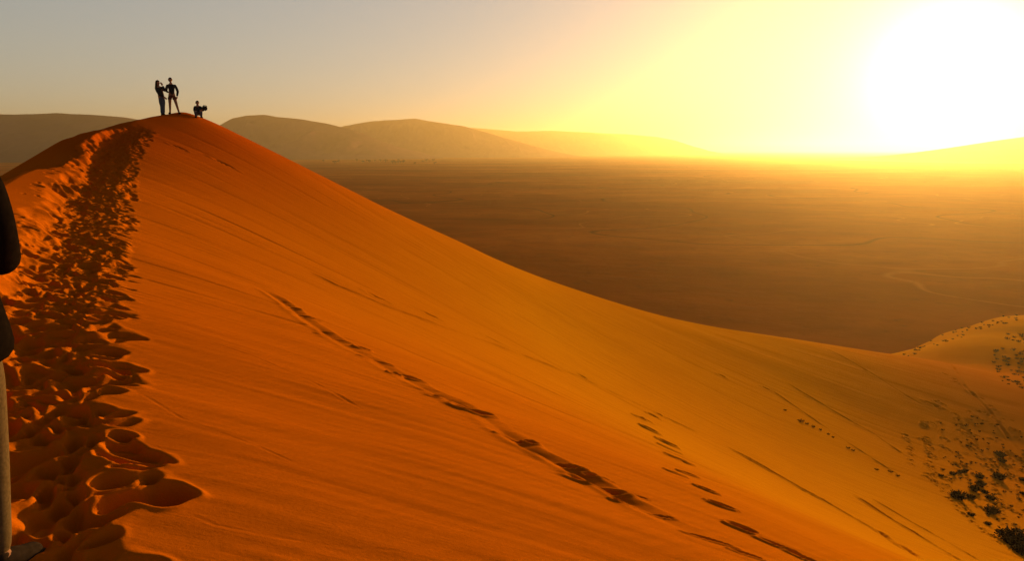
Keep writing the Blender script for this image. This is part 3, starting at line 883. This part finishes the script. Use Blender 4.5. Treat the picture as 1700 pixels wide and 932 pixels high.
JF = dict(pelvis=(.0, 0, .88), belly=(-.03, 0, 1.05), chest=(-.075, 0, 1.24), neck=(-.115, 0, 1.42), head0=(-.125, 0, 1.49), head=(-.125, -.02, 1.565),
          shR=(.075, -.03, 1.34), elR=(.19, -.14, 1.17), wrR=(.085, -.17, 1.42), shL=(-.235, .0, 1.34), elL=(-.13, -.10, 1.08), wrL=(.10, -.14, .90),
          hipR=(.075, 0, .85), knR=(.06, -.02, .46), anR=(.045, .02, .085), toeR=(.09, -.13, .028),
          hipL=(-.075, 0, .85), knL=(-.01, .01, .46), anL=(-.03, .05, .085), toeL=(-.02, -.11, .028))
woman = make_person("person", "long-haired person in dark top and jeans raising one hand to the face", "person", (wx, wy, wz - 0.01), R(23), JF, (0.75, -.65, 0.0), 1.22,
                    [("top", M_shirt, 'top', 0.018), ("trousers", M_jeans, 'trousers', 0.014)], 'long',
                    {'R': ((-.35, -.1, .9), (-.5, .6, 0)), 'L': ((.8, -.1, -.6), (0, .6, -.4))}, 0.7, "people on the summit", S_)
sx_, sy_, sz_ = summit_spot(328.5, 38.7)
JS = dict(pelvis=(.0, 0.06, .22), belly=(.01, .03, .36), chest=(.015, 0, .52), neck=(.015, -.01, .68), head0=(.012, -.015, .74), head=(.01, -.025, .80),
          shR=(.17, 0, .60), elR=(.25, -.10, .40), wrR=(.33, -.20, .45), shL=(-.14, .0, .60), elL=(-.17, -.08, .36), wrL=(.08, -.24, .40),
          hipR=(.09, 0.04, .22), knR=(.17, -.30, .36), anR=(.16, -.14, .085), toeR=(.20, -.30, .028),
          hipL=(-.09, 0.04, .22), knL=(-.12, -.30, .36), anL=(-.10, -.14, .085), toeL=(-.13, -.30, .028))
sitter = make_person("person", "crouching person in dark clothes on the slope just right of the summit", "person", (sx_, sy_, sz_ - 0.01), R(23), JS, (0.3, -1, 0.0), 1.25,
                     [("jacket", M_shirt, 'top', 0.022), ("trousers", M_jeans, 'trousers', 0.014)], 'short',
                     {'R': ((.3, -.6, .2), (-.6, .2, .3)), 'L': ((.9, -.1, .1), (0, .3, .8))}, 0.6, "people on the summit", S_ * 0.93)
# the bag the crouching person holds
bag = bpy.data.objects.new("bag", None); COL.objects.link(bag)
cR, sR = math.cos(R(23)), math.sin(R(23))
def local(rx, ry): return sx_ + (rx * cR - ry * sR) * S_, sy_ + (rx * sR + ry * cR) * S_
bx_, by_ = local(.32, -.27)
bag.location = (bx_, by_, sz_ + 0.33); bag.rotation_euler = (0, R(8), R(23))
tag(bag, "dark bag held out by the crouching person", "bag")
def soft_box(name, size, off, bev, mat, parent):
    b_ = bmesh.new(); bmesh.ops.create_cube(b_, size=1.0)
    bmesh.ops.scale(b_, vec=size, verts=b_.verts)
    bmesh.ops.bevel(b_, geom=b_.edges[:], offset=bev, segments=3, affect='EDGES')
    bmesh.ops.translate(b_, vec=off, verts=b_.verts)
    m_ = bpy.data.meshes.new(name); b_.to_mesh(m_); b_.free()
    return link_mesh(name, m_, mat, parent)
soft_box("pouch", (0.24, 0.15, 0.20), (0, 0, 0.10), 0.04, M_bag, bag)
soft_box("flap", (0.22, 0.165, 0.05), (0, 0, 0.19), 0.02, M_bag, bag)
link_mesh("strap", skin_mesh("strap", [([V3(-.09, 0, .20), V3(-.07, 0, .235), V3(0, 0, .25), V3(.07, 0, .235), V3(.09, 0, .20)], [0.012] * 5)], 1), M_bag, bag)

# ---- desert shrubs
M_shrub_t = NT("shrub_leaves")
nn = M_shrub_t.noise(M_shrub_t.coord(), 6, 3)
M_shrub_t.l.new(M_shrub_t.ramp(nn, [(0.3, (0.030, 0.026, 0.010)), (0.7, (0.075, 0.060, 0.022))]), M_shrub_t.b.inputs["Base Color"])
M_shrub_t.b.inputs["Roughness"].default_value = 0.9; M_shrub_t.b.inputs["Specular IOR Level"].default_value = 0.05
M_shrub = M_shrub_t.m
def tussock(seed, n=190, spread=0.5, h=0.55):
    """a mound of thin arching stems and small leaves, about 1 m across"""
    rd = random.Random(seed); V, Fc = [], []
    for k in range(n):
        a = rd.uniform(0, 2 * math.pi); rr = spread * math.sqrt(rd.random()) * 0.55
        lean = rd.uniform(0.1, 1.0)
        bx, by = rr * math.cos(a) * 1.0, rr * math.sin(a) * 0.8
        tx, ty = bx + math.cos(a) * lean * spread * .62, by + math.sin(a) * lean * spread * .55
        tz = h * rd.uniform(.55, 1.0) * (1 - .45 * lean)
        w = rd.uniform(.006, .014); px_, py_ = -math.sin(a) * w, math.cos(a) * w
        pts = []
        for t in (0, .4, .75, 1):
            pts.append((bx + (tx - bx) * t ** 1.4, by + (ty - by) * t ** 1.4, tz * math.sin(t * 1.45) - .06 * (t == 0)))
        i0 = len(V)
        for j, p in enumerate(pts):
            s_ = 1 - j * .28
            V += [(p[0] + px_ * s_, p[1] + py_ * s_, p[2]), (p[0] - px_ * s_, p[1] - py_ * s_, p[2])]
        for j in range(3):
            Fc.append((i0 + 2 * j, i0 + 2 * j + 1, i0 + 2 * j + 3, i0 + 2 * j + 2))
        for t in range(rd.randint(5, 9)):                  # leaves along the stem
            q_ = rd.uniform(.25, 1.0); p = (bx + (tx - bx) * q_ ** 1.4, by + (ty - by) * q_ ** 1.4, tz * math.sin(q_ * 1.45))
            L = rd.uniform(.03, .065); e = Euler((rd.uniform(0, 6), rd.uniform(0, 6), rd.uniform(0, 6))).to_matrix()
            i1 = len(V)
            for c_ in ((-L * .5, -L * .3, 0), (L * .5, -L * .3, 0), (L * .6, L * .3, 0), (-L * .4, L * .35, 0)):
                o_ = e @ Vector(c_); V.append((p[0] + o_.x, p[1] + o_.y, max(p[2] + o_.z, -.05)))
            Fc.append((i1, i1 + 1, i1 + 2, i1 + 3))
    me = bpy.data.meshes.new("shrub"); me.from_pydata(V, [], Fc); me.materials.append(M_shrub); me.update()
    return me
PROTO = [tussock(k, 200, .5, random.uniform(.45, .65)) for k in range(5)]
PSMALL = [tussock(20 + k, 45, .5, .5) for k in range(4)]
def shrub(px, py, wpx, label, group, small=False, stretch=1.0):
    p = raycast(px, py, land, 420)
    if p is None: return
    dist = float(np.linalg.norm(p)); w = wpx / FPX * dist * 1.2
    o = bpy.data.objects.new("shrub", random.choice(PSMALL if small else PROTO)); COL.objects.link(o)
    o.location = (p[0], p[1], land_at(p[0], p[1]) - 0.02 * w)
    o.rotation_euler = (0, 0, random.uniform(0, 6.28))
    o.scale = (w, w * random.uniform(.8, 1.1), w * random.uniform(.75, 1.0) * stretch)
    return tag(o, label, "shrub", group)
G1 = "shrubs at the foot of the dune"
shrub(1684, 905, 46, "largest dark bush, in the bottom right corner of the photo", G1)
shrub(1698, 922, 28, "dark bush touching the right edge below the largest bush", G1)
shrub(1590, 829, 24, "wide rounded shrub leftmost of the big shrubs in the hollow", G1)
shrub(1660, 757, 15, "upper of two shrubs growing together above the other big shrubs", G1)
shrub(1664, 767, 12, "lower of two shrubs growing together above the other big shrubs", G1)
shrub(1658, 796, 19, "dense dark shrub just below the two joined shrubs", G1)
shrub(1646, 853, 21, "long low shrub midway between leftmost big shrub and corner bush", G1)
shrub(1626, 795, 13, "shrub left of the dense dark shrub, directly above a slightly larger one", G1)
shrub(1628, 809, 14, "shrub directly below another one in the middle of the hollow", G1)
shrub(1617, 817, 16, "shrub close right of the wide leftmost shrub and above it", G1)
for px, py, w in [(1645, 831, 14), (1612, 830, 13), (1612, 857, 11), (1640, 872, 10), (1582, 790, 10), (1594, 787, 10), (1602, 785, 10), (1697, 798, 9), (1697, 822, 8), (1562, 793, 8), (1635, 821, 10), (1660, 886, 12), (1690, 883, 9), (1680, 889, 8)]:
    shrub(px, py, w, "mid-sized dark shrub scattered among the large ones in the hollow", "mid-sized shrubs in the hollow")
def scatter(n, poly, w0, w1, label, group):
    """little shrubs inside a patch of ground"""
    xs = [p[0] for p in poly]; ys = [p[1] for p in poly]; k = 0
    while k < n:
        x, y = random.uniform(min(xs), max(xs)), random.uniform(min(ys), max(ys))
        ins = False
        for i in range(len(poly)):
            (x1, y1), (x2, y2) = poly[i], poly[i - 1]
            if (y1 > y) != (y2 > y) and x < (x2 - x1) * (y - y1) / (y2 - y1) + x1: ins = not ins
        if not ins: continue
        shrub(x, y, random.uniform(w0, w1), label, group, True); k += 1
scatter(70, [(1650, 575), (1672, 555), (1715, 560), (1715, 650), (1690, 655), (1650, 620)], 4, 9, "small dark shrub in the dense patch beyond the dune spur", "dense patch of shrubs beyond the spur")
scatter(55, [(1500, 590), (1560, 558), (1640, 528), (1700, 519), (1700, 530), (1640, 545), (1570, 572), (1510, 594)], 3, 6, "tiny shrub in the line where the sand meets the plain", "line of shrubs where sand meets plain")
scatter(85, [(1560, 700), (1620, 690), (1700, 720), (1700, 780), (1640, 790), (1560, 770)], 3, 6, "tiny dark tuft speckled over the sand above the big shrubs", "tufts above the big shrubs")
scatter(45, [(1560, 780), (1620, 780), (1700, 800), (1700, 880), (1660, 880), (1590, 850)], 4, 8, "small tuft between the big shrubs at the foot of the dune", "small tufts between the big shrubs")
for px, py, w in [(1303, 683, 7), (1330, 702, 13), (1340, 706, 8), (1350, 711, 9), (1362, 716, 7), (1375, 723, 8), (1383, 728, 6), (1408, 746, 8), (1416, 750, 7), (1455, 781, 8), (1478, 785, 9), (1490, 792, 8)]:  # shrub meshes stand in for dark lumps on the face
    shrub(px, py, w, "low dark lump in the short row on the open dune face", "row of lumps on the dune face", True, .8)

# ---- far trees at the foot of the hills
M_tree = plain_mat("far_tree_leaves", (0.045, 0.040, 0.018), 0.95, 0.3, 0.6).m
def far_tree(seed):
    rd = random.Random(seed); V, Fc = [], []
    def quad(p, L):
        e = Euler((rd.uniform(0, 6), rd.uniform(0, 6), rd.uniform(0, 6))).to_matrix(); i1 = len(V)
        for c_ in ((-L, -L * .6, 0), (L, -L * .6, 0), (L, L * .6, 0), (-L, L * .6, 0)):
            o_ = e @ Vector(c_); V.append((p[0] + o_.x, p[1] + o_.y, p[2] + o_.z))
        Fc.append((i1, i1 + 1, i1 + 2, i1 + 3))
    for k in range(5):                                       # trunk and limbs
        a = rd.uniform(0, 6.28); i0 = len(V); top = (math.cos(a) * 1.2 * (k > 0), math.sin(a) * 1.2 * (k > 0), 2.6 + rd.random())
        for (r_, c_) in ((.22, (0, 0, -.3)), (.10, top)):
            for q_ in range(5):
                V.append((c_[0] + r_ * math.cos(q_ * 1.257), c_[1] + r_ * math.sin(q_ * 1.257), c_[2]))
        for q_ in range(5): Fc.append((i0 + q_, i0 + (q_ + 1) % 5, i0 + 5 + (q_ + 1) % 5, i0 + 5 + q_))
    for c_ in range(8):
        a = rd.uniform(0, 6.28); rr = rd.uniform(.2, 2.2); cx, cy, cz = rr * math.cos(a), rr * math.sin(a), rd.uniform(2.4, 4.2)
        for k in range(40):
            quad((cx + rd.gauss(0, .7), cy + rd.gauss(0, .7), cz + rd.gauss(0, .4)), rd.uniform(.15, .3))
    me = bpy.data.meshes.new("tree"); me.from_pydata(V, [], Fc); me.materials.append(M_tree); me.update(); return me
TP = [far_tree(k) for k in range(4)]
for k in range(30):
    px = random.uniform(520, 735); Y = random.uniform(1750, 2250)
    q_ = at_y(px, 266, Y)
    o = bpy.data.objects.new("tree", random.choice(TP)); COL.objects.link(o)
    o.location = (q_[0], q_[1], float(plain_h(np.array([q_[0]]), np.array([q_[1]]))[0])); o.rotation_euler = (0, 0, random.uniform(0, 6.28)); z_ = random.uniform(.9, 1.7); o.scale = (z_ * 1.2, z_ * 1.2, z_)
    tag(o, "tiny dark tree in the line of trees below the hazy hills", "tree", "far line of trees")
